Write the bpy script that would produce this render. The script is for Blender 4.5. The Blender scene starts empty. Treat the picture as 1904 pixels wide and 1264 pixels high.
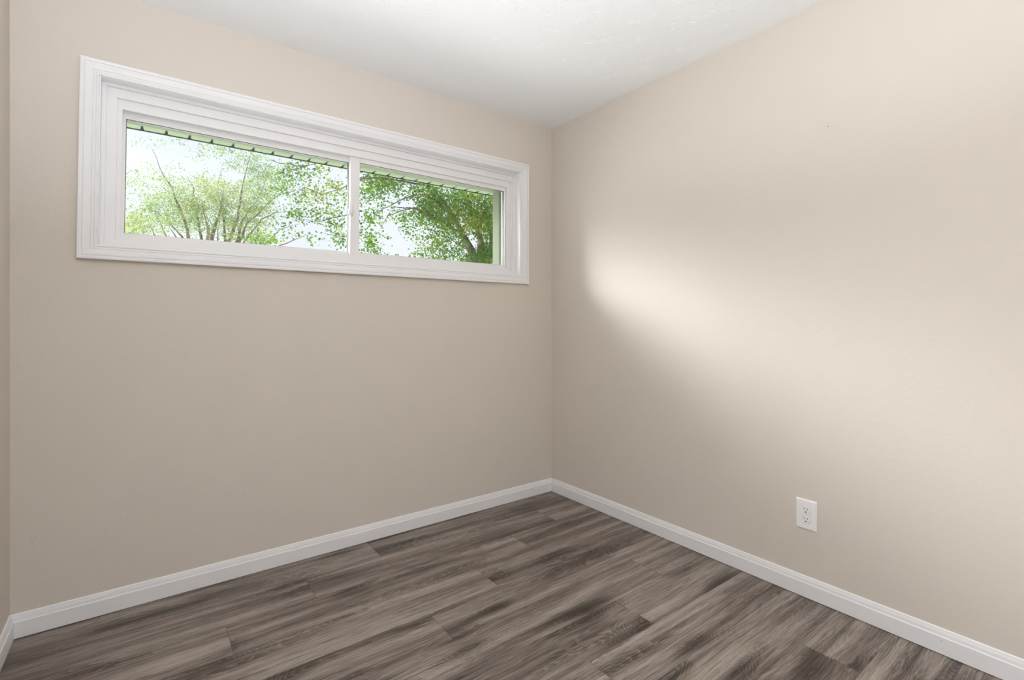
import bpy, bmesh, math, random
from mathutils import Vector, Matrix, noise as mnoise
R = math.radians
S = bpy.context.scene
col = S.collection

# ------------------------------------------------------------------ camera
FPX = 910.0                                   # focal length in pixels of the 1904 px wide frame
CAM = Vector((-2.1966, -2.4892, 1.142))
YAW = math.atan(681 / 910)
cam = bpy.data.cameras.new('camera'); co = bpy.data.objects.new('camera', cam); col.objects.link(co)
cam.sensor_fit = 'HORIZONTAL'; cam.sensor_width = 36.0
cam.lens = 36.0 * FPX / 1904
cam.shift_y = -(632 - 598) / 1904             # level camera, verticals stay vertical
cam.clip_start = 0.02; cam.clip_end = 500
co.location = CAM; co.rotation_euler = (R(90), 0, -YAW)
S.camera = co

# ------------------------------------------------------------------ node helper
def mat(name):
    m = bpy.data.materials.new(name); m.use_nodes = True
    nt = m.node_tree; nt.nodes.clear()
    return m, nt
class G:
    def __init__(s, nt): s.nt = nt
    def n(s, t, **kw):
        nd = s.nt.nodes.new(t)
        for k, v in kw.items():
            if k == 'ins':
                for kk, vv in v.items(): s.set(nd.inputs[kk], vv)
            else: setattr(nd, k, v)
        return nd
    def set(s, sock, v):
        if isinstance(v, bpy.types.NodeSocket): s.nt.links.new(v, sock)
        else: sock.default_value = v
    def math(s, op, a, b=None, c=None, clamp=False):
        nd = s.n('ShaderNodeMath', operation=op, use_clamp=clamp)
        for i, v in enumerate((a, b, c)):
            if v is not None: s.set(nd.inputs[i], v)
        return nd.outputs[0]
    def vmath(s, op, a, b=None):
        nd = s.n('ShaderNodeVectorMath', operation=op)
        s.set(nd.inputs[0], a)
        if b is not None: s.set(nd.inputs[1], b)
        return nd
    def mix(s, fac, a, b):
        nd = s.n('ShaderNodeMix', data_type='RGBA')
        s.set(nd.inputs[0], fac); s.set(nd.inputs[6], a); s.set(nd.inputs[7], b)
        return nd.outputs[2]
    def ramp(s, fac, stops):
        nd = s.n('ShaderNodeValToRGB'); s.set(nd.inputs[0], fac)
        e = nd.color_ramp.elements
        while len(e) < len(stops): e.new(.5)
        for el, (p, c) in zip(e, stops):
            el.position = p; el.color = (*c, 1) if len(c) == 3 else c
        return nd.outputs[0]
    def noise(s, vec, scale, detail=2, rough=.5, dist=0, dims='3D'):
        nd = s.n('ShaderNodeTexNoise', noise_dimensions=dims)
        s.set(nd.inputs['Vector'], vec)
        s.set(nd.inputs['Scale'], scale); s.set(nd.inputs['Detail'], detail)
        s.set(nd.inputs['Roughness'], rough); s.set(nd.inputs['Distortion'], dist)
        return nd.outputs[0]

# ------------------------------------------------------------------ sky, sun, exposure
SUN = Vector((-0.62, 0.42, 0.95)).normalized()        # high on the left, outside
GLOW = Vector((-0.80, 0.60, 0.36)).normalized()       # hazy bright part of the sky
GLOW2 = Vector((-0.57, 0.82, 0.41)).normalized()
w = bpy.data.worlds.new('sky'); S.world = w; w.use_nodes = True
nt = w.node_tree; nt.nodes.clear(); g = G(nt)
tc = g.n('ShaderNodeTexCoord').outputs['Generated']
nrm = g.vmath('NORMALIZE', tc).outputs[0]
z = g.n('ShaderNodeSeparateXYZ', ins={0: nrm}).outputs[2]
base = g.ramp(z, [(0.0, (.92, .94, 1.0)), (.32, (.78, .83, 1.0)), (.9, (.45, .62, 1.0))])
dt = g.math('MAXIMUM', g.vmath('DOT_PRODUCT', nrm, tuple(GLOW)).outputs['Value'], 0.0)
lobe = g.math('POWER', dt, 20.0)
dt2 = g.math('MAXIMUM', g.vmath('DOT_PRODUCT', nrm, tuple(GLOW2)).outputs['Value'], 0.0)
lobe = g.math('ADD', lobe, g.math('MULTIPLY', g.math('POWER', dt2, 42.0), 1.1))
cl = g.noise(nrm, 2.3, 4, .55)
cloud = g.math('MULTIPLY', g.math('SUBTRACT', cl, .45, clamp=True), 2.0, clamp=True)
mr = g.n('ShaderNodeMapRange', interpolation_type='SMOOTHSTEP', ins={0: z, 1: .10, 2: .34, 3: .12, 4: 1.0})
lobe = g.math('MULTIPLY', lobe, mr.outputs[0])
skyc = g.mix(cloud, base, (1, 1, 1, 1))
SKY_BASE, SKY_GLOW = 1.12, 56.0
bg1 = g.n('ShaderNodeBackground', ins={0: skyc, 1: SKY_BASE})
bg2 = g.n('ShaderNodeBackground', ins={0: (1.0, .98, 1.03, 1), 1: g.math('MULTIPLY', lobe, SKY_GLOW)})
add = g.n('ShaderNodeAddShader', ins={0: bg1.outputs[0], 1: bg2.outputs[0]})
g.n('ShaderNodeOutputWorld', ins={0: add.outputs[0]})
w.cycles.sampling_method = 'MANUAL'; w.cycles.sample_map_resolution = 1024

sl = bpy.data.lights.new('sun', 'SUN'); sl.energy = 20.0; sl.angle = R(1.0); sl.color = (1, .96, .88)
so = bpy.data.objects.new('sun', sl); col.objects.link(so)
so.rotation_euler = SUN.to_track_quat('Z', 'Y').to_euler(); so.location = SUN * 30

S.view_settings.view_transform = 'Standard'; S.view_settings.look = 'None'
S.view_settings.gamma = 1; S.view_settings.use_curve_mapping = False
S.view_settings.exposure = 0.0
FILL_POWER = 63.0; FILL_AIM = (.12, .51, 1.6)
S.cycles.max_bounces = 10; S.cycles.diffuse_bounces = 7; S.cycles.transparent_max_bounces = 12
S.cycles.sample_clamp_indirect = 6.0

# ------------------------------------------------------------------ mesh helpers
def obj(name, bm, m, parent=None, smooth=False, kind=None, label=None, cat=None, group=None, recalc=True):
    if recalc: bmesh.ops.recalc_face_normals(bm, faces=bm.faces[:])
    me = bpy.data.meshes.new(name); bm.to_mesh(me); bm.free()
    for mm in (m if isinstance(m, (list, tuple)) else [m]): me.materials.append(mm)
    if smooth:
        for p in me.polygons: p.use_smooth = True
    o = bpy.data.objects.new(name, me); col.objects.link(o)
    if parent: o.parent = parent
    tag(o, label, cat, group, kind)
    return o
def tag(o, label=None, cat=None, group=None, kind=None):
    for k, v in (('label', label), ('category', cat), ('group', group), ('kind', kind)):
        if v: o[k] = v
def empty(name, loc, label, cat, group=None, kind=None):
    o = bpy.data.objects.new(name, None); col.objects.link(o); o.location = loc
    o.empty_display_size = .1
    tag(o, label, cat, group, kind); return o
def box(bm, x0, x1, y0, y1, z0, z1, mi=0, bev=0):
    vs = [bm.verts.new(p) for p in ((x0,y0,z0),(x1,y0,z0),(x1,y1,z0),(x0,y1,z0),(x0,y0,z1),(x1,y0,z1),(x1,y1,z1),(x0,y1,z1))]
    fs = [bm.faces.new([vs[i] for i in q]) for q in ((0,3,2,1),(4,5,6,7),(0,1,5,4),(1,2,6,5),(2,3,7,6),(3,0,4,7))]
    for f in fs: f.material_index = mi
    if bev:
        es = list({e for f in fs for e in f.edges})
        bmesh.ops.bevel(bm, geom=es, offset=bev, segments=2, affect='EDGES', clamp_overlap=True)
def tube(bm, pts, radii, n=7, cap=True):
    prev = None
    pts = [Vector(p) for p in pts]
    for i, p in enumerate(pts):
        d = (pts[min(i+1, len(pts)-1)] - pts[max(i-1, 0)]).normalized()
        a = d.orthogonal().normalized() if i == 0 else (a - d*a.dot(d)).normalized()
        b = d.cross(a)
        ring = [bm.verts.new(p + (a*math.cos(2*math.pi*k/n) + b*math.sin(2*math.pi*k/n))*radii[i]) for k in range(n)]
        if prev:
            for k in range(n): bm.faces.new((prev[k], prev[(k+1)%n], ring[(k+1)%n], ring[k]))
        elif cap: bm.faces.new(ring[::-1])
        prev = ring
    if cap: bm.faces.new(prev)
def lathe(bm, prof, n=40, c=(0,0,0)):
    rings = []
    for r, zz in prof:
        rings.append([bm.verts.new((c[0]+max(r,1e-4)*math.cos(2*math.pi*k/n), c[1]+max(r,1e-4)*math.sin(2*math.pi*k/n), c[2]+zz)) for k in range(n)])
    for a, b in zip(rings, rings[1:]):
        for k in range(n): bm.faces.new((a[k], a[(k+1)%n], b[(k+1)%n], b[k]))
def sweep_rect(bm, x0, x1, z0, z1, prof):
    """closed mitred frame: prof = [(offset outward from the rectangle, y)], swept round the rectangle"""
    rings = []
    for off, y in prof:
        rings.append([bm.verts.new(p) for p in ((x0-off,y,z0-off),(x1+off,y,z0-off),(x1+off,y,z1+off),(x0-off,y,z1+off))])
    m = len(rings)
    for i in range(m):
        a, b = rings[i], rings[(i+1) % m]
        for k in range(4): bm.faces.new((a[k], a[(k+1)%4], b[(k+1)%4], b[k]))
def ring4(bm, outer, inner, y0, y1):
    """rectangular ring between two rectangles (x0,x1,z0,z1), front at y0 (room side) and back at y1"""
    def c(r, y): return [bm.verts.new(p) for p in ((r[0],y,r[2]),(r[1],y,r[2]),(r[1],y,r[3]),(r[0],y,r[3]))]
    of, ob, nf, nb = c(outer,y0), c(outer,y1), c(inner,y0), c(inner,y1)
    for k in range(4):
        j = (k+1) % 4
        bm.faces.new((of[k], of[j], nf[j], nf[k])); bm.faces.new((ob[k], nb[k], nb[j], ob[j]))
        bm.faces.new((nf[k], nf[j], nb[j], nb[k])); bm.faces.new((of[k], ob[k], ob[j], of[j]))

# ------------------------------------------------------------------ materials
def simple(name, c, rough=.5, spec=.5, metal=0, bump=None):
    m, nt = mat(name); g = G(nt)
    b = g.n('ShaderNodeBsdfPrincipled', ins={'Base Color': (*c, 1), 'Roughness': rough, 'Specular IOR Level': spec, 'Metallic': metal})
    if bump:
        tc = g.n('ShaderNodeTexCoord').outputs['Object']
        h = None
        for sc, wt in bump[0]:
            v = g.math('MULTIPLY', g.noise(tc, sc, 3, .55), wt)
            h = v if h is None else g.math('ADD', h, v)
        bp = g.n('ShaderNodeBump', ins={'Strength': bump[1], 'Distance': bump[2], 'Height': h})
        nt.links.new(bp.outputs[0], b.inputs['Normal'])
    g.n('ShaderNodeOutputMaterial', ins={0: b.outputs[0]})
    return m
M_wall = simple('wall_paint', (.655, .605, .540), .62, .25, bump=([(45, 1.0), (160, .6), (420, .35)], .35, .0016))
M_ceil = simple('ceiling_paint', (.855, .868, .868), .9, .1, bump=([(120, .6), (330, .6)], .5, .002))
M_trim = simple('white_trim_paint', (.80, .80, .805), .38, .45)
M_base = simple('white_baseboard_paint', (.80, .80, .81), .4, .4)
M_vinyl = simple('white_vinyl', (.805, .80, .795), .35, .45)
M_plate = simple('white_plastic', (.86, .86, .85), .3, .5)
M_dark = simple('dark_slot', (.015, .014, .012), .6)
M_gap = simple('dark_gap', (.03, .026, .023), .8, .1)
M_joint = simple('joint_grey', (.50, .50, .49), .6)
M_slot = simple('slot_grey', (.14, .14, .14), .6)
M_hole = simple('filler_grey', (.25, .24, .23), .8)
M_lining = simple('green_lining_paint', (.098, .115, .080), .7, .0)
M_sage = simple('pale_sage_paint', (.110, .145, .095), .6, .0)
M_edge = simple('dark_drip_edge', (.006, .007, .005), .8, .0)
M_seal = simple('dark_glazing_seal', (.10, .11, .08), .6)
M_ground = simple('pale_concrete', (.80, .79, .77), .9, .1, bump=([(6, 1), (40, .5)], .3, .01))
M_brick = simple('outer_wall_render', (.45, .42, .38), .9, .1)
M_metal = simple('brushed_nickel', (.6, .58, .55), .35, .5, 1.0)
M_steel = simple('screw_paint', (.78, .78, .77), .35, .5)

def glass_mat():
    m, nt = mat('window_glass'); g = G(nt)
    t = g.n('ShaderNodeBsdfTransparent', ins={0: (.965, .982, .968, 1)})
    gl = g.n('ShaderNodeBsdfGlossy', ins={0: (1, 1, 1, 1), 1: .02})
    fr = g.n('ShaderNodeFresnel', ins={0: 1.35})
    mx = g.n('ShaderNodeMixShader', ins={0: fr.outputs[0], 1: t.outputs[0], 2: gl.outputs[0]})
    g.n('ShaderNodeOutputMaterial', ins={0: mx.outputs[0]}); return m
M_glass = glass_mat()

def floor_mat():
    m, nt = mat('grey_oak_planks'); g = G(nt)
    uv = g.n('ShaderNodeUVMap', uv_map='grain').outputs[0]
    tone = g.n('ShaderNodeAttribute', attribute_name='tone').outputs['Fac']
    s3 = g.n('ShaderNodeSeparateXYZ', ins={0: uv}); u, v = s3.outputs[0], s3.outputs[1]
    def vec(ku, kv):
        return g.n('ShaderNodeCombineXYZ', ins={0: g.math('MULTIPLY', u, ku), 1: g.math('MULTIPLY', v, kv), 2: 0.0}).outputs[0]
    warp = g.math('MULTIPLY', g.math('SUBTRACT', g.noise(vec(3.2, 9), 1, 2, .5), .5), .032)
    v2 = g.math('ADD', v, warp)
    def vecw(ku, kv):
        return g.n('ShaderNodeCombineXYZ', ins={0: g.math('MULTIPLY', u, ku), 1: g.math('MULTIPLY', v2, kv), 2: 0.0}).outputs[0]
    # growth rings: contour lines of a stretched field, pushed up round scattered knots
    vor = g.n('ShaderNodeTexVoronoi', voronoi_dimensions='2D', feature='F1')
    g.set(vor.inputs['Vector'], vec(2.0, 6.6)); g.set(vor.inputs['Scale'], 1.0)
    vr = g.n('ShaderNodeSeparateColor', ins={0: vor.outputs['Color']}).outputs[0]
    has = g.math('GREATER_THAN', vr, .50)
    kd = vor.outputs['Distance']
    knot = g.math('MULTIPLY', has, g.math('EXPONENT', g.math('MULTIPLY', g.math('MULTIPLY', kd, kd), -14.0)))
    core = g.math('MULTIPLY', has, g.math('EXPONENT', g.math('MULTIPLY', g.math('MULTIPLY', kd, kd), -60.0)))
    field = g.noise(vecw(1.05, 7.5), 1, 1.5, .45)
    field = g.math('ADD', field, g.math('MULTIPLY', knot, .22))
    jit = g.math('MULTIPLY', g.noise(vecw(14, 60), 1, 2, .6), .050)
    ph = g.math('FRACT', g.math('MULTIPLY', g.math('ADD', field, jit), 36.0))
    rings = g.ramp(ph, [(.0, (0,0,0)), (.10, (1,1,1)), (.45, (.35,.35,.35)), (.98, (0,0,0))])
    dark = g.ramp(g.noise(vecw(.9, 15), 1, 3, .6), [(.36, (0,0,0)), (.64, (1,1,1))])          # broad dark/light streaks
    fig = g.ramp(g.math('ADD', g.noise(vec(1.7, 8.0), 1.0, 1, .5), g.math('MULTIPLY', knot, .22)), [(.50, (0,0,0)), (.66, (1,1,1))])
    fine = g.noise(vecw(7, 240), 1, 3, .7)
    mid = g.noise(vecw(2.0, 70), 1, 3, .62)
    pores = g.ramp(g.noise(vecw(10, 300), 1, 2, .6), [(.38, (0,0,0)), (.47, (1,1,1))])
    lines = g.ramp(g.noise(vecw(1.3, 120), 1, 2, .6), [(.40, (0,0,0)), (.46, (1,1,1))])       # long thin dark grain lines
    t = g.math('MULTIPLY', dark, .40)
    t = g.math('ADD', t, g.math('MULTIPLY', mid, .42))
    t = g.math('ADD', t, g.math('MULTIPLY', fine, .50))
    t = g.math('SUBTRACT', t, g.math('MULTIPLY', fig, .20))
    t = g.math('SUBTRACT', t, g.math('MULTIPLY', core, .16))
    t = g.math('ADD', t, g.math('MULTIPLY', g.math('MULTIPLY', g.math('SUBTRACT', rings, .45), g.math('MULTIPLY_ADD', fig, .75, .25)), .30))
    t = g.math('ADD', t, g.math('MULTIPLY', g.math('SUBTRACT', pores, 1.0), .20))
    t = g.math('ADD', t, g.math('MULTIPLY', g.math('SUBTRACT', lines, 1.0), .13))
    t = g.math('ADD', t, g.math('MULTIPLY', g.math('SUBTRACT', tone, .5), .08))
    t = g.math('ADD', t, .070)
    c = g.ramp(t, [(.12, (.034, .026, .020)), (.36, (.086, .068, .054)), (.60, (.180, .149, .125)), (1.0, (.390, .338, .295))])
    rough = g.math('MULTIPLY_ADD', fine, .2, .36)
    bp = g.n('ShaderNodeBump', ins={'Strength': .25, 'Distance': .0008, 'Height': fine})
    b = g.n('ShaderNodeBsdfPrincipled', ins={'Base Color': c, 'Roughness': rough, 'Specular IOR Level': .35, 'Normal': bp.outputs[0]})
    g.n('ShaderNodeOutputMaterial', ins={0: b.outputs[0]}); return m
M_floor = floor_mat()

def leaf_mat(name, c1, c2, c3, tr):
    m, nt = mat(name); g = G(nt)
    a = g.n('ShaderNodeAttribute', attribute_name='tone').outputs['Fac']
    c = g.ramp(a, [(0.0, c1), (.55, c2), (1.0, c3)])
    d = g.n('ShaderNodeBsdfDiffuse', ins={0: c})
    t = g.n('ShaderNodeBsdfTranslucent', ins={0: c})
    mx = g.n('ShaderNodeMixShader', ins={0: tr, 1: d.outputs[0], 2: t.outputs[0]})
    g.n('ShaderNodeOutputMaterial', ins={0: mx.outputs[0]}); return m
M_leaf_pale = leaf_mat('pale_spring_leaves', (.060, .100, .040), (.125, .170, .065), (.23, .24, .070), .5)
M_leaf_deep = leaf_mat('maple_leaves', (.020, .055, .010), (.062, .120, .018), (.19, .21, .026), .45)
M_bark = simple('tree_bark', (.07, .058, .046), .95, .1, bump=([(8, 1), (30, .6)], .8, .03))

# ------------------------------------------------------------------ room shell
XL, YF, H = -2.588, -3.45, 2.44
OPEN = (-2.335, -0.272, 1.445, 2.098)          # rough opening in the window wall (x0,x1,z0,z1)
SHEAR = .0145
def lean(x, zz):                               # the window is a little out of square on its left
    k = max(0.0, min(1.0, (-.2 - x) / 2.2))
    return x - SHEAR * k * (2.16 - zz)
def lean_bm(bm):
    for v in bm.verts: v.co.x = lean(v.co.x, v.co.z)

def quad(bm, *pts, mi=0):
    f = bm.faces.new([bm.verts.new(p) for p in pts]); f.material_index = mi; return f

# window wall with its opening, 0.22 thick, outside face painted differently
bm = bmesh.new()
T = .22
x0, x1, z0, z1 = OPEN
ring4(bm, (XL-.15, .15, -.15, H+.12), (x0-.012, x1+.012, z0-.012, z1+.012), 0, .10)
lean_bm(bm)
for v in bm.verts:
    if v.co.x < XL-.1: v.co.x = XL-.15
# two old paint scars low on the left: a curved run and a scraped corner
random.seed(5)
def ridge(bm, pts, wd, hgt):
    for (a, b) in zip(pts, pts[1:]):
        a, b = Vector((a[0], 0, a[1])), Vector((b[0], 0, b[1]))
        d = (b-a).normalized(); nn = Vector((-d.z, 0, d.x))*wd
        top = [bm.verts.new(p + Vector((0, -hgt, 0))) for p in (a, b)]
        s1 = [bm.verts.new(p + nn + Vector((0, .0003, 0))) for p in (a, b)]
        s2 = [bm.verts.new(p - nn + Vector((0, .0003, 0))) for p in (a, b)]
        bm.faces.new((s1[0], s1[1], top[1], top[0])); bm.faces.new((top[0], top[1], s2[1], s2[0]))
ridge(bm, [(-2.531,.353),(-2.529,.340),(-2.525,.330),(-2.519,.322),(-2.513,.319)], .003, .0009)
ridge(bm, [(-2.498,.098),(-2.487,.102),(-2.476,.106),(-2.4755,.088)], .002, .0011)
obj('wall_back', bm, M_wall, kind='structure', label='greige painted wall holding the long horizontal window')
bm = bmesh.new(); box(bm, XL-.12, XL, YF-.12, 0, -.1, H+.1); obj('wall_left', bm, M_wall, kind='structure')
bm = bmesh.new(); box(bm, 0, .12, YF-.12, 0, -.1, H+.1)
wr = obj('wall_right', bm, M_wall, kind='structure', label='greige painted wall lit by the window, outlet near the floor')
bm = bmesh.new(); box(bm, XL-.12, .12, YF-.12, YF, -.1, H+.1); obj('wall_front', bm, M_wall, kind='structure')

bm = bmesh.new(); tube(bm, [(-.0006, -1.676, 1.927), (.001, -1.676, 1.927)], [.0022, .0022], 10); obj('nick', bm, M_hole, wr)

# ceiling with crow's-foot stomped plaster: radial fans of raised ridges
bm = bmesh.new()
box(bm, XL-.12, .12, YF-.12, .1, H, H+.1)
rnd = random.Random(11)
stomps = []
tries = 0
while tries < 9000 and len(stomps) < 330:
    tries += 1
    p = (rnd.uniform(XL+.12, -.12), rnd.uniform(YF+.2, -.28))
    if all((p[0]-q[0])**2 + (p[1]-q[1])**2 > .135**2 for q in stomps): stomps.append(p)
def fin(bm, c, ang, r0, r1, wd, hg, bend):
    segs = 3; L = []
    for i in range(segs+1):
        t = i/segs; r = r0 + (r1-r0)*t; a = ang + bend*t
        p = Vector((c[0]+r*math.cos(a), c[1]+r*math.sin(a), 0))
        prof = math.sin(math.pi*min(1, .12+.80*t))
        s = Vector((-math.sin(a), math.cos(a), 0))*wd*(.35+.65*prof)
        L.append((bm.verts.new(p-s+Vector((0,0,H+.0002))), bm.verts.new(p+Vector((0,0,H-hg*prof))), bm.verts.new(p+s+Vector((0,0,H+.0002)))))
    for a, b in zip(L, L[1:]):
        bm.faces.new((a[0], b[0], b[1], a[1])); bm.faces.new((a[1], b[1], b[2], a[2]))
for c in stomps:
    fade = max(.3, min(1, (-.15-c[1])/.6))
    n = rnd.randint(55, 80); rad = rnd.uniform(.055, .082)
    for i in range(n):
        a = rnd.uniform(0, 2*math.pi)
        r0 = rad*rnd.uniform(.18, .78); r1 = min(rad*1.08, r0 + rnd.uniform(.010, .030))
        fin(bm, c, a, r0, r1, rnd.uniform(.0011, .0020), rnd.uniform(.0004, .0008)*fade, rnd.uniform(-.25, .25))
obj('ceiling', bm, M_ceil, kind='structure', label='white ceiling with stomped crow\'s-foot plaster texture')

# floor: individual planks (one mesh, surface pattern)
bm = bmesh.new()
box(bm, XL-.05, .05, YF-.05, .05, -.05, -.0015, mi=1)
uvl = bm.loops.layers.uv.new('grain'); tl = bm.faces.layers.float.new('tone')
PW, PL = .1885, 1.32
seam0 = [-1.28, -1.63, -1.955, -.976, -1.31, -1.65, -.66, -1.003, -1.33, -.335]
rnd = random.Random(23)
ytop = -.0085
for k in range(-1, 19):
    ya, yb = ytop - PW*k, ytop - PW*(k+1)
    xs = seam0[k] if 0 <= k < 10 else seam0[(k+3) % 10]
    i0 = math.floor((XL - xs)/PL)
    for i in range(i0, i0+4):
        xa, xb = xs + PL*i, xs + PL*(i+1)
        xa, xb = max(xa, XL-.01), min(xb, .01)
        if xb - xa < .01: continue
        if min(yb, .01) < YF-.2: continue
        ga = .0004
        vs = [bm.verts.new(p) for p in ((xa+ga, max(yb,YF-.01)+ga, 0), (xb-ga, max(yb,YF-.01)+ga, 0), (xb-ga, min(ya,.01)-ga, 0), (xa+ga, min(ya,.01)-ga, 0))]
        f = bm.faces.new(vs); f[tl] = rnd.random()
        ou, ov = rnd.uniform(0, 60), rnd.uniform(0, 60)
        for l in f.loops: l[uvl].uv = (l.vert.co.x + ou, l.vert.co.y + ov)
obj('floor', bm, [M_floor, M_gap], kind='structure', label='grey-brown oak plank floor running along the window wall', recalc=False)

# baseboards
BP = [(0,0),(.0125,.0015),(.0125,.0585),(.0115,.0605),(.0098,.0615),(.0092,.0645),(.0080,.072),(.0055,.0795),(.0048,.0830),(.0030,.0855),(0,.0862)]
def baseboard(name, a, b, nrm, e0=0, e1=0):
    bm = bmesh.new(); a, b, nrm = Vector(a), Vector(b), Vector(nrm); d = (b-a).normalized()
    r0, r1 = [], []
    for t, zz in BP:
        r0.append(bm.verts.new(a + nrm*t + d*(t*e0) + Vector((0,0,zz+.0012))))
        r1.append(bm.verts.new(b + nrm*t - d*(t*e1) + Vector((0,0,zz+.0012))))
    for i in range(len(BP)):
        j = (i+1) % len(BP); bm.faces.new((r0[i], r1[i], r1[j], r0[j]))
    bm.faces.new(r0); bm.faces.new(r1[::-1])
    return obj(name, bm, M_base, kind='structure')
baseboard('baseboard_back', (XL,0,0), (0,0,0), (0,-1,0), 1, 1)
br = baseboard('baseboard_right', (0,0,0), (0,YF,0), (-1,0,0), 1, 1)
baseboard('baseboard_left', (XL,0,0), (XL,YF,0), (1,0,0), 1, 1)
baseboard('baseboard_front', (XL,YF,0), (0,YF,0), (0,1,0), 1, 1)
bm = bmesh.new()                               # two nail holes
for yy, zz in ((-2.028, .0475), (-2.030, .0215)):
    tube(bm, [(-.0131, yy, zz), (-.0115, yy, zz)], [.0016, .0016], 10)
obj('nail_hole', bm, M_hole, br)

# ------------------------------------------------------------------ window
bm = bmesh.new()
W = empty('window_1', (0, 0, 0), 'long white horizontal sliding window high on the greige wall', 'window', kind='structure')
W.location = (-1.3, 0, 1.44)
W_inv = Matrix.Translation((1.3, 0, -1.44))
def wpart(name, bm, m, parent=None, **kw):
    lean_bm(bm)
    bm.transform(W_inv)
    return obj(name, bm, m, parent or W, **kw)
# colonial casing: profile from inner edge (offset 0) to outer edge (offset .0575)
CX = (-2.3395, -.2660, 1.4410, 2.1000)
cprof = [(0,.002),(0,-.0075),(.0010,-.0095),(.0030,-.0102),(.0068,-.0102),(.0080,-.0082),(.0095,-.0080),(.0105,-.0098),(.0160,-.0112),(.0172,-.0098),(.0182,-.0098),(.0194,-.0122),
         (.0270,-.0148),(.0360,-.0166),(.0410,-.0168),(.0420,-.0150),(.0434,-.0150),(.0446,-.0182),(.0490,-.0200),(.0550,-.0200),(.0568,-.0190),(.0575,-.0165),(.0575,.002)]
bm = bmesh.new(); sweep_rect(bm, *CX, cprof); wpart('casing', bm, M_trim)
# jamb extension boards lining the opening
A = (x0-.012, x1+.012, z0-.012, z1+.012)
bm = bmesh.new(); ring4(bm, A, OPEN, -.001, .10); wpart('jamb', bm, M_trim)
# vinyl main frame: stop, face and inner step
r1_ = (-2.3205, -.2850, 1.456, 2.0870)
r2_ = (-2.2870, -.2985, 1.470, 2.0510)
r3_ = (-2.2700, -.3230, 1.4920, 2.0130)
bm = bmesh.new()
ring4(bm, OPEN, r1_, .044, .15)
wpart('stop_bead', bm, M_trim)
bm = bmesh.new()
ring4(bm, r1_, r2_, .058, .15); ring4(bm, r2_, r3_, .072, .078)
r4_ = (r3_[0]-.012, r3_[1]+.012, r3_[2]-.004, r3_[3]+.024)
ring4(bm, r2_, r4_, .078, .15)
box(bm, r4_[0], r4_[1], .1095, .1125, r4_[3]-.016, r4_[3])        # divider between the two tracks
wpart('window_frame', bm, M_vinyl)
# sashes
def sash(outer, inner, ya, yb, bead):
    bm = bmesh.new(); ring4(bm, outer, inner, ya, yb)
    s = wpart('sash', bm, M_vinyl)
    bm = bmesh.new(); b = bead
    ring4(bm, (inner[0]-.001, inner[1]+.001, inner[2]-.001, inner[3]+.001), (inner[0]+b, inner[1]-b, inner[2]+.0015, inner[3]-b), ya+.006, yb-.004)
    wpart('glazing_seal', bm, M_seal, s)
    bm = bmesh.new(); ym = (ya+yb)/2 + .002
    box(bm, inner[0]-.004, inner[1]+.004, ym, ym+.004, inner[2]-.004, inner[3]+.004)
    wpart('glass_pane', bm, M_glass, s)
    return s
s_right = sash((-1.3310, r4_[1], r4_[2], r4_[3]), (-1.2835, -.3350, 1.5090, 1.9890), .082, .107, .0022)
s_left  = sash((r4_[0], -1.2860, r4_[2], r4_[3]), (-2.2600, -1.3300, 1.5120, 1.9905), .114, .139, .0022)
# stile moulding and latch lever on the meeting stile
bm = bmesh.new(); box(bm, -1.3322, -1.3135, .0795, .083, 1.496, 2.012, bev=.0012)
wpart('meeting_rail', bm, M_vinyl, s_right)
bm = bmesh.new()
prof = [(1.7860,.003,.004),(1.7800,.007,.010),(1.7650,.010,.016),(1.7450,.012,.020),(1.7280,.0145,.022),(1.7120,.0150,.020),(1.7020,.011,.014),(1.6975,.004,.006)]
rings = []
for zz, wd, pr in prof:
    xc, yc = -1.3290, .080
    rings.append([bm.verts.new(p) for p in ((xc+.006,yc,zz),(xc+.006,yc-pr,zz),(xc-wd*.5,yc-pr*1.05,zz),(xc-wd,yc-pr*.5,zz),(xc-wd*.9,yc+.004,zz))])
for a, b in zip(rings, rings[1:]):
    for k in range(5): bm.faces.new((a[k], a[(k+1)%5], b[(k+1)%5], b[k]))
bm.faces.new(rings[0]); bm.faces.new(rings[-1][::-1])
wpart('latch', bm, M_vinyl, s_right, smooth=True)
# outside lining of the opening (deep reveal), painted pale sage
bm = bmesh.new()
ring4(bm, (-2.62, -.07, 1.30, 2.30), (-2.300, -.3300, 1.478, 2.006), .1502, T)
wpart('outer_lining', bm, M_lining, label='green outside lining of the window opening')

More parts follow.
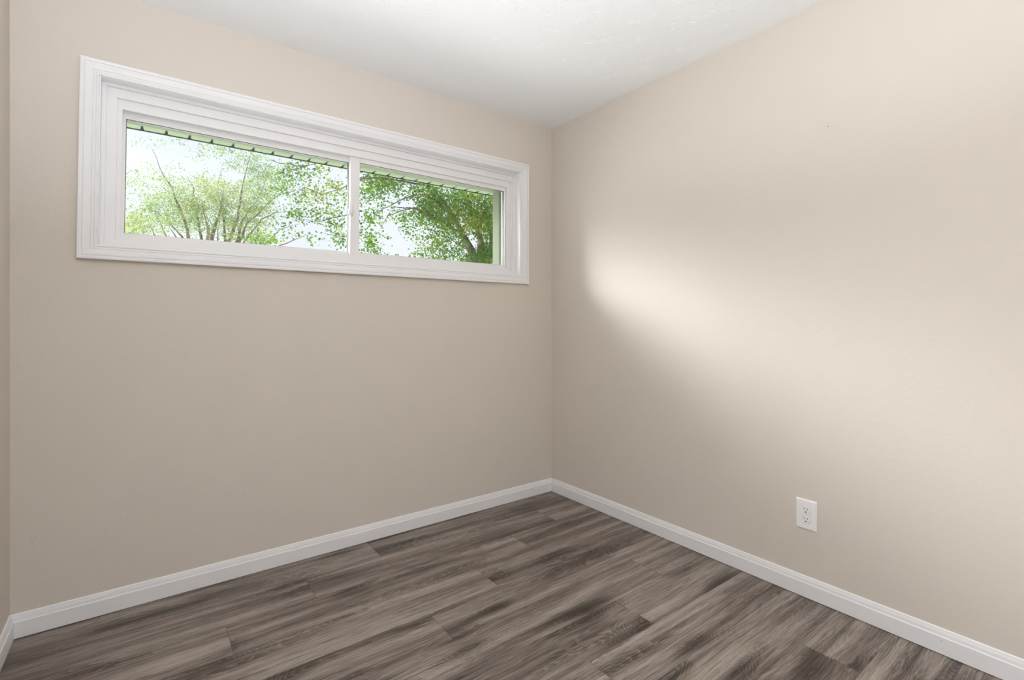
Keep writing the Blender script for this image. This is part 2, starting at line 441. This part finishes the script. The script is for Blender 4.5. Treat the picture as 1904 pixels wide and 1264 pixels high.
# ------------------------------------------------------------------ outlet on the right wall
yo, zo = -1.5955, .3425
O = empty('wall_outlet', (0, yo, zo), 'white duplex electrical outlet low on the right-hand greige wall', 'outlet')
def opart(name, bm, m, parent=O, **kw): return obj(name, bm, m, parent, **kw)
bm = bmesh.new()
pw, ph = .0395, .0615
rings = []
for off, xx in ((0, 0), (0, -.0030), (.0012, -.0046), (.0035, -.0056), (.0070, -.0060)):
    rings.append([bm.verts.new(p) for p in ((xx,-pw+off,-ph+off),(xx,pw-off,-ph+off),(xx,pw-off,ph-off),(xx,-pw+off,ph-off))])
for a, b in zip(rings, rings[1:]):
    for k in range(4): bm.faces.new((a[k], a[(k+1)%4], b[(k+1)%4], b[k]))
bm.faces.new(rings[-1]); bm.faces.new(rings[0][::-1])
opart('cover_plate', bm, M_plate)
for sgn in (1, -1):
    zc = sgn*.0195
    bm = bmesh.new(); N = 40; rr = .0172
    def outline(r, xx):
        L = []
        for k in range(N):
            a = 2*math.pi*k/N; yy = r*math.cos(a); zz = max(-r*.82, min(r*.82, r*math.sin(a)))
            L.append(bm.verts.new((xx, yy, zc+zz)))
        return L
    a = outline(rr, -.0056); b = outline(rr, -.0079); c = outline(rr-.0009, -.0087)
    for p, q in ((a, b), (b, c)):
        for k in range(N): bm.faces.new((p[k], p[(k+1)%N], q[(k+1)%N], q[k]))
    bm.faces.new(c)
    rc = opart('receptacle', bm, M_plate)
    # dark joint line round the receptacle
    bm = bmesh.new()
    p1 = []; p2 = []
    for k in range(N):
        an = 2*math.pi*k/N
        for L, r in ((p1, rr), (p2, rr+.0010)):
            L.append(bm.verts.new((-.00612, r*math.cos(an), zc+max(-r*.82, min(r*.82, r*math.sin(an))))))
    for k in range(N): bm.faces.new((p1[k], p1[(k+1)%N], p2[(k+1)%N], p2[k]))
    opart('joint_line', bm, M_joint, rc)
    for yy, hh in ((.0063, .0046), (-.0063, .0036)):
        bm = bmesh.new(); box(bm, -.00885, -.0080, yy-.0011, yy+.0011, zc+.0045-hh, zc+.0045+hh)
        opart('slot', bm, M_slot, rc)
    bm = bmesh.new(); tube(bm, [(-.00890, 0, zc-.0078), (-.0080, 0, zc-.0078)], [.0026, .0026], 16)
    opart('ground_hole', bm, M_dark, rc)
bm = bmesh.new(); lathe(bm, [(0, .0018), (.0022, .0016), (.0032, .0006), (.0034, 0)], 20)
bm.transform(Matrix.Translation((-.0058, 0, 0)) @ Matrix.Rotation(R(-90), 4, 'Y'))
opart('screw', bm, M_steel, smooth=True)

# ------------------------------------------------------------------ added fill lamp, unseen behind the camera, in place of a bounced flash
lx, ly, lz = -2.30, -2.95, .75
L = empty('added_fill_lamp', (lx, ly, 0), 'added fill lamp with an upturned nickel bowl, unseen behind the camera', 'lamp')
bm = bmesh.new(); lathe(bm, [(0,.0005),(.13,.0005),(.135,.006),(.13,.014),(.03,.022),(.012,.03),(0,.03)], 40); obj('base', bm, M_metal, L, smooth=True)
bm = bmesh.new(); tube(bm, [(0,0,.02), (0,0,lz-.12)], [.010, .010], 16); obj('pole', bm, M_metal, L, smooth=True)
bm = bmesh.new(); lathe(bm, [(0,-.13),(.03,-.125),(.09,-.10),(.14,-.05),(.165,0),(.161,0),(.135,-.047),(.085,-.093),(.03,-.116),(0,-.12)], 40, (0,0,lz))
obj('bowl', bm, M_trim, L, smooth=True)
la = bpy.data.lights.new('fill_light', 'AREA'); la.shape = 'DISK'; la.size = .24; la.energy = FILL_POWER; la.spread = R(118); la.color = (.95, .985, 1.08)
lo = bpy.data.objects.new('fill_light', la); col.objects.link(lo); lo.location = (0, 0, lz-.02); lo.rotation_euler = (-Vector(FILL_AIM)).to_track_quat('Z', 'Y').to_euler(); lo.parent = L

# ------------------------------------------------------------------ outside: ground, outer wall face, eave
bm = bmesh.new(); quad(bm, (-60, .1, -.35), (60, .1, -.35), (60, 90, -.35), (-60, 90, -.35)); obj('ground', bm, M_ground, kind='structure')
bm = bmesh.new(); ring4(bm, (-4.5, 2.0, -.35, 2.128), (-2.60, -.09, 1.32, 2.127), .101, T)
obj('wall_outside', bm, M_brick, kind='structure')

E_ = empty('roof_eave', (-1.3, .44, 2.13), 'pale green ribbed eave overhanging outside the top of the window', 'eave')
Ei = Matrix.Translation((1.3, -.44, -2.13))
bm = bmesh.new()                                # soffit panels: flat bands with narrow V-grooves every 4 in
pit = .1016; xs0 = -1.094 - pit*30
pts = []
for i in range(62):
    xx = xs0 + pit*i
    pts += [(xx-.006, 2.128), (xx-.002, 2.138), (xx+.002, 2.138), (xx+.006, 2.128)]
ra = [bm.verts.new((p[0], .10, p[1])) for p in pts]; rb = [bm.verts.new((p[0], .672, p[1])) for p in pts]
for i in range(len(pts)-1): bm.faces.new((ra[i], ra[i+1], rb[i+1], rb[i]))
ta = [bm.verts.new((p, yy, 2.16)) for p in (pts[0][0], pts[-1][0]) for yy in (.10, .672)]
bm.faces.new((ta[0], ta[1], ta[3], ta[2]))
bm.transform(Ei); obj('soffit_panel', bm, M_sage, E_)
bm = bmesh.new()
box(bm, pts[0][0], pts[-1][0], .665, .676, 2.1252, 2.1285)
for i in range(62):                             # open ends of the grooves
    xx = xs0 + pit*i
    vs = [bm.verts.new(p) for p in ((xx-.010,.665,2.1245),(xx+.010,.665,2.1245),(xx+.003,.635,2.1279),(xx-.003,.635,2.1279),(xx-.010,.665,2.1279),(xx+.010,.665,2.1279))]
    bm.faces.new((vs[0], vs[1], vs[2], vs[3])); bm.faces.new((vs[0], vs[3], vs[4])); bm.faces.new((vs[1], vs[5], vs[2]))
bm.transform(Ei); obj('drip_edge', bm, M_edge, E_)
bm = bmesh.new(); box(bm, pts[0][0], pts[-1][0], .672, .692, 2.1290, 2.30); bm.transform(Ei); obj('fascia', bm, M_sage, E_)
bm = bmesh.new(); vs = [(pts[0][0], .70, 2.30), (pts[-1][0], .70, 2.30), (pts[-1][0], -3.6, 3.3), (pts[0][0], -3.6, 3.3)]
quad(bm, *vs); quad(bm, *[(a, b, c+.02) for a, b, c in vs]); bm.transform(Ei); obj('roof_deck', bm, M_edge, E_)

# ------------------------------------------------------------------ trees
FW = Vector((math.sin(YAW), math.cos(YAW), 0)); RT = Vector((math.cos(YAW), -math.sin(YAW), 0))
def at(px, py, Y):                             # the point of the world at distance Y beyond the wall seen at that pixel
    d = FW*FPX + RT*(px-952) + Vector((0, 0, 598-py))
    return CAM + d*((Y - CAM.y)/d.y)
def leafshape(kind):
    if kind == 'maple':
        return [(0,-.5),(.16,-.28),(.52,-.22),(.30,.02),(.42,.30),(.14,.24),(0,.62),(-.14,.24),(-.42,.30),(-.30,.02),(-.52,-.22),(-.16,-.28)]
    return [(0,-.5),(.26,-.2),(.28,.12),(0,.55),(-.28,.12),(-.26,-.2)]
def add_leaf(bm, tl, p, size, shape, rnd, tone):
    n = Vector((rnd.gauss(0, .7), rnd.gauss(-.25, .7), rnd.gauss(.55, .6))).normalized()
    a = n.orthogonal().normalized(); a = Matrix.Rotation(rnd.uniform(0, 6.28), 3, n) @ a; b = n.cross(a)
    fold = rnd.uniform(-.05, .25)
    vs = [bm.verts.new(p + (a*x + b*y + n*(abs(x)*fold))*size) for x, y in shape]
    f = bm.faces.new(vs); f[tl] = tone
def foliage(bm, tl, blobs, rnd, Y0, dY, size, shape, kc=1.0, kl=1.0):
    """blobs: (px, py, rx, ry, clumps, leaves per clump, tone)"""
    for (px, py, rx, ry, nc, nl, tn) in blobs:
        for c in range(max(2, round(nc*kc))):
            r = math.sqrt(rnd.random())*1.05; a = rnd.uniform(0, 6.28)
            Y = Y0 + rnd.uniform(-dY, dY)
            cp = at(px + rx*r*math.cos(a), py + ry*r*math.sin(a), Y)
            sp = rnd.uniform(.8, 2.3)*size
            ct = tn + rnd.gauss(0, .16)
            tw = Vector((rnd.gauss(0, 1), rnd.gauss(0, .7), rnd.gauss(-.1, .7))).normalized()
            for l in range(round(nl*kl*rnd.uniform(.5, 1.5))):
                q = cp + tw*rnd.uniform(-3.2, 3.2)*size + Vector((rnd.gauss(0, 1), rnd.gauss(0, 1), rnd.gauss(0, .7)))*sp
                add_leaf(bm, tl, q, size*rnd.uniform(.65, 1.3), shape, rnd, max(0, min(1, ct + rnd.gauss(0, .15))))
def branch(bm, pp, Y0, Y1, r0, r1, rnd, n=6):
    P = [at(px, py, Y0 + (Y1-Y0)*i/(len(pp)-1)) for i, (px, py) in enumerate(pp)]
    Q = [P[0]]
    for a, b in zip(P, P[1:]):                 # subdivide with a slight wander
        ln = (b-a).length
        for t in (.33, .66): Q.append(a.lerp(b, t) + Vector((rnd.gauss(0, 1), rnd.gauss(0, 1), rnd.gauss(0, 1)))*ln*.018)
        Q.append(b)
    m = len(Q)
    tube(bm, Q, [r0 + (r1-r0)*i/(m-1) for i in range(m)], n)
def new_leaf_bm():
    b = bmesh.new(); return b, b.faces.layers.float.new('tone')

# pale many-stemmed tree on the left
YL = 9.0
basep = at(415, 560, YL); basep.z = -.35
TL = empty('tree', basep, 'pale leafy tree with many slim stems fanning up, in the left window pane', 'tree')
Ti = Matrix.Translation(-basep)
rnd = random.Random(3)
def L5(x, y): return (220 + x/4.327, 200 + y/4.327)
stems = [
 ([(560,1240),(562,1040),(530,900),(470,760),(430,640),(360,540),(270,330)], 0.037, .003, -.4),
 ([(680,1240),(668,1050),(630,860),(605,640),(560,560)], 0.034, .003, .3),
 ([(735,1240),(718,1050),(722,960),(690,860),(672,740)], 0.037, .003, -.7),
 ([(740,1240),(752,1050),(790,920),(840,740),(852,640)], 0.052, .003, .1),
 ([(850,1240),(862,1060),(848,900),(830,800),(800,640),(830,480)], 0.037, .003, .6),
 ([(830,1240),(900,1050),(960,900),(985,700),(1000,620),(1060,380)], 0.041, .003, -.3),
 ([(880,1240),(962,1065),(985,940),(1060,810),(1150,680),(1240,430)], 0.041, .003, .5),
 ([(900,1240),(985,1060),(1035,930),(1120,860),(1240,740),(1400,620)], 0.029, .003, -.2),
 ([(640,1240),(510,1035),(440,960),(330,860),(240,790)], 0.024, .003, .2),
 ([(640,1240),(455,1030),(410,960)], 0.020, .003, -.5),
 ([(560,1240),(378,1025),(340,930),(300,850)], 0.016, .003, .1),
 ([(480,1240),(285,1018),(250,930),(230,880)], 0.016, .003, .4),
 ([(800,1240),(800,1050),(800,980),(822,890)], 0.015, .003, .2),
 ([(900,1240),(1020,1070),(1150,900),(1260,845),(1400,830)], 0.020, .003, -.6),
 ([(1000,1240),(1190,1090),(1300,980),(1460,935)], 0.020, .003, .3),
]
bm = bmesh.new()
root = at(*L5(770, 1560), YL)
for pp, r0, r1, dy in stems:
    q = [L5(*p) for p in pp]
    branch(bm, q, YL + dy*.3, YL + dy*1.6, r0, r1, rnd)
    P0 = at(*q[0], YL + dy*.3)
    tube(bm, [root, root.lerp(P0, .5), P0], [.13, .11, r0*1.05], 7)
tube(bm, [basep + Vector((0, 0, -.02)), basep.lerp(root, .5) , root + Vector((0, 0, .1))], [.34, .27, .22], 12)
bm.transform(Ti); obj('trunk', bm, M_bark, TL, smooth=True)
bm, tl = new_leaf_bm()
B = lambda x, y, rx, ry, nc, nl, t: (*L5(x, y), rx/4.327, ry/4.327, nc, nl, t)
foliage(bm, tl, [
 B(330,620,190,110,26,16,.50), B(420,800,220,130,48,18,.42), B(600,700,200,130,50,18,.62), B(560,880,180,110,34,18,.32),
 B(720,830,160,170,44,18,.35), B(840,690,150,90,34,18,.66), B(950,800,170,160,50,18,.40), B(1080,720,160,140,44,18,.52),
 B(1000,960,150,90,26,16,.40), B(1180,620,150,150,36,18,.35), B(1150,860,130,110,28,16,.45), B(260,900,160,110,22,16,.42),
 B(120,950,120,90,34,18,.45), B(150,800,130,120,10,14,.40), B(100,560,70,90,8,12,.35), B(800,330,150,60,16,14,.45), B(1000,420,130,100,20,14,.35),
 B(1120,470,110,120,24,16,.38), B(500,280,60,40,3,10,.3), B(640,560,200,50,12,12,.4), B(380,480,160,50,5,9,.4), B(1130,1060,110,50,20,16,.42), B(880,1040,80,40,8,12,.5),
 B(700,1010,150,60,8,12,.4), B(250,285,130,35,4,9,.4), B(150,560,70,50,4,9,.4), B(640,380,120,50,4,9,.45), B(300,1010,100,50,5,10,.4),
], rnd, YL, 1.3, .032, leafshape('oval'), 2.2, 1.25)
bm.transform(Ti); obj('foliage', bm, M_leaf_pale, TL, recalc=False)

# dense maple on the right, its limbs reaching left across both panes
YR = 6.6
def R6(x, y): return (650 + x/5.747, 280 + y/5.747)
baseR = at(905, 520, YR); baseR.z = -.35
TR_ = empty('tree', baseR, 'dense bright green maple with a leaning grey trunk, in the right window pane', 'tree')
Ti = Matrix.Translation(-baseR)
rnd = random.Random(8)
bm = bmesh.new()
rootR = at(*R6(1400, 1350), YR)
limbs = [
 ([(1400,1350),(1300,1070),(1205,900),(1090,660),(940,470),(860,380)], 0.125, 0.012, .15, .75),
 ([(1420,1350),(1400,1060),(1385,900),(1300,650),(1210,440),(1190,330)], 0.104, 0.024, .1, .6),
 ([(1440,1350),(1530,1000),(1545,800),(1560,560)], 0.120, 0.030, .2, .7),
 ([(1205,900),(1000,760),(700,622),(590,615),(480,600)], 0.027, 0.005, 0, -.8),
 ([(900,690),(700,610),(560,640),(410,695),(330,830)], 0.016, 0.003, -.4, -1.0),
 ([(1090,660),(900,520),(810,465),(690,470)], 0.024, 0.006, -.1, -.5),
 ([(690,470),(560,520),(440,590),(320,645),(260,690)], 0.013, 0.003, -.5, -.9),
 ([(860,380),(600,330),(300,290),(130,300),(60,330)], 0.024, 0.006, -.4, -.9),
 ([(200,255),(120,310),(-40,420)], 0.012, 0.005, -.7, -1.0),
 ([(1300,1070),(1100,960),(900,850),(840,880)], 0.013, 0.003, 0, -.7),
 ([(940,470),(900,420),(880,330)], 0.024, 0.006, -.3, -.3),
]
for pp, r0, r1, d0, d1 in limbs:
    branch(bm, [R6(*p) for p in pp], YR + d0, YR + d1, r0, r1, rnd)
# finer limbs hanging into the left pane
def LP(x, y): return L5(x, y)
for pp in ([(1960,560),(1800,650),(1640,700),(1540,760)], [(1960,830),(1760,880),(1600,920),(1480,900)], [(1960,300),(1700,420),(1500,470),(1330,520)],
           [(1640,700),(1500,640),(1360,720)], [(1960,1000),(1800,1040),(1650,1010)], [(1500,470),(1300,450),(1220,420)], [(1290,1110),(1450,1050),(1520,1020)]):
    branch(bm, [LP(*p) for p in pp], YR - .9, YR - 1.2, .010, .002, rnd)
tube(bm, [baseR + Vector((0,0,-.02)), baseR.lerp(rootR, .5), rootR], [.40, .32, .24], 12)
bm.transform(Ti); obj('trunk', bm, M_bark, TR_, smooth=True)
bm, tl = new_leaf_bm()
B = lambda x, y, rx, ry, nc, nl, t: (*R6(x, y), rx/5.747, ry/5.747, nc, nl, t)
foliage(bm, tl, [
 B(1350,560,220,150,74,14,.38), B(1200,720,280,110,80,14,.60), B(1430,760,150,120,50,14,.62), B(950,640,210,120,52,14,.30), B(1050,500,200,110,44,14,.34),
 B(1480,600,110,180,44,14,.28), B(1450,1120,130,80,44,14,.18), B(1290,1150,120,50,22,12,.22), B(1100,1010,160,90,24,12,.40), B(850,1000,120,90,16,11,.48),
 B(980,850,160,70,22,12,.40), B(780,720,110,70,16,11,.36), B(1500,900,80,160,30,12,.34), B(1240,880,130,60,14,12,.40), B(1330,480,90,50,14,12,.85),
 B(300,370,170,110,46,13,.40), B(180,480,60,80,8,10,.35), B(430,330,170,70,22,12,.38), B(720,380,160,60,16,10,.42), B(870,440,120,80,22,12,.36),
 B(620,490,120,50,8,10,.40), B(350,600,110,50,6,8,.42), B(580,690,90,70,12,10,.42), B(230,640,60,60,6,8,.38), B(170,700,60,40,5,8,.4),
 B(290,830,60,150,9,8,.36), B(260,950,70,80,9,9,.35), B(220,1050,90,40,9,10,.34), B(130,900,30,150,6,8,.3), B(380,1090,60,14,3,7,.25), B(700,930,40,60,4,8,.4),
 B(840,1130,160,40,14,11,.42), B(1010,1130,120,50,14,11,.36), B(560,780,60,40,4,8,.4), B(720,830,60,40,5,8,.4), B(820,560,120,70,16,11,.36), B(1520,1010,60,120,20,12,.2),
], rnd, YR - .2, .7, .044, leafshape('maple'), 1.5, 1.1)
B = lambda x, y, rx, ry, nc, nl, t: (*L5(x, y), rx/4.327, ry/4.327, nc, nl, t)
foliage(bm, tl, [
 B(1480,510,150,70,24,12,.40), B(1330,600,120,110,26,12,.42), B(1680,690,130,80,22,12,.72), B(1560,780,90,50,10,11,.78), B(1800,740,60,80,10,11,.45), B(1400,830,110,60,14,11,.38),
 B(1540,890,110,50,11,10,.42), B(1690,870,110,60,12,10,.45), B(1780,950,90,70,12,11,.5), B(1820,1100,50,60,9,11,.42), B(1420,700,100,60,10,10,.45), B(1600,480,140,30,9,10,.75),
 B(1360,960,140,50,8,9,.42), B(1170,1050,110,50,14,11,.44), B(1600,1080,60,60,4,8,.4), B(1750,620,100,40,6,9,.5), B(1440,1060,120,40,5,8,.4), B(1740,1060,60,40,5,9,.5),
], rnd, YR - 1.0, .35, .038, leafshape('maple'), 1.05, 1.0)
bm.transform(Ti); obj('foliage', bm, M_leaf_deep, TR_, recalc=False)
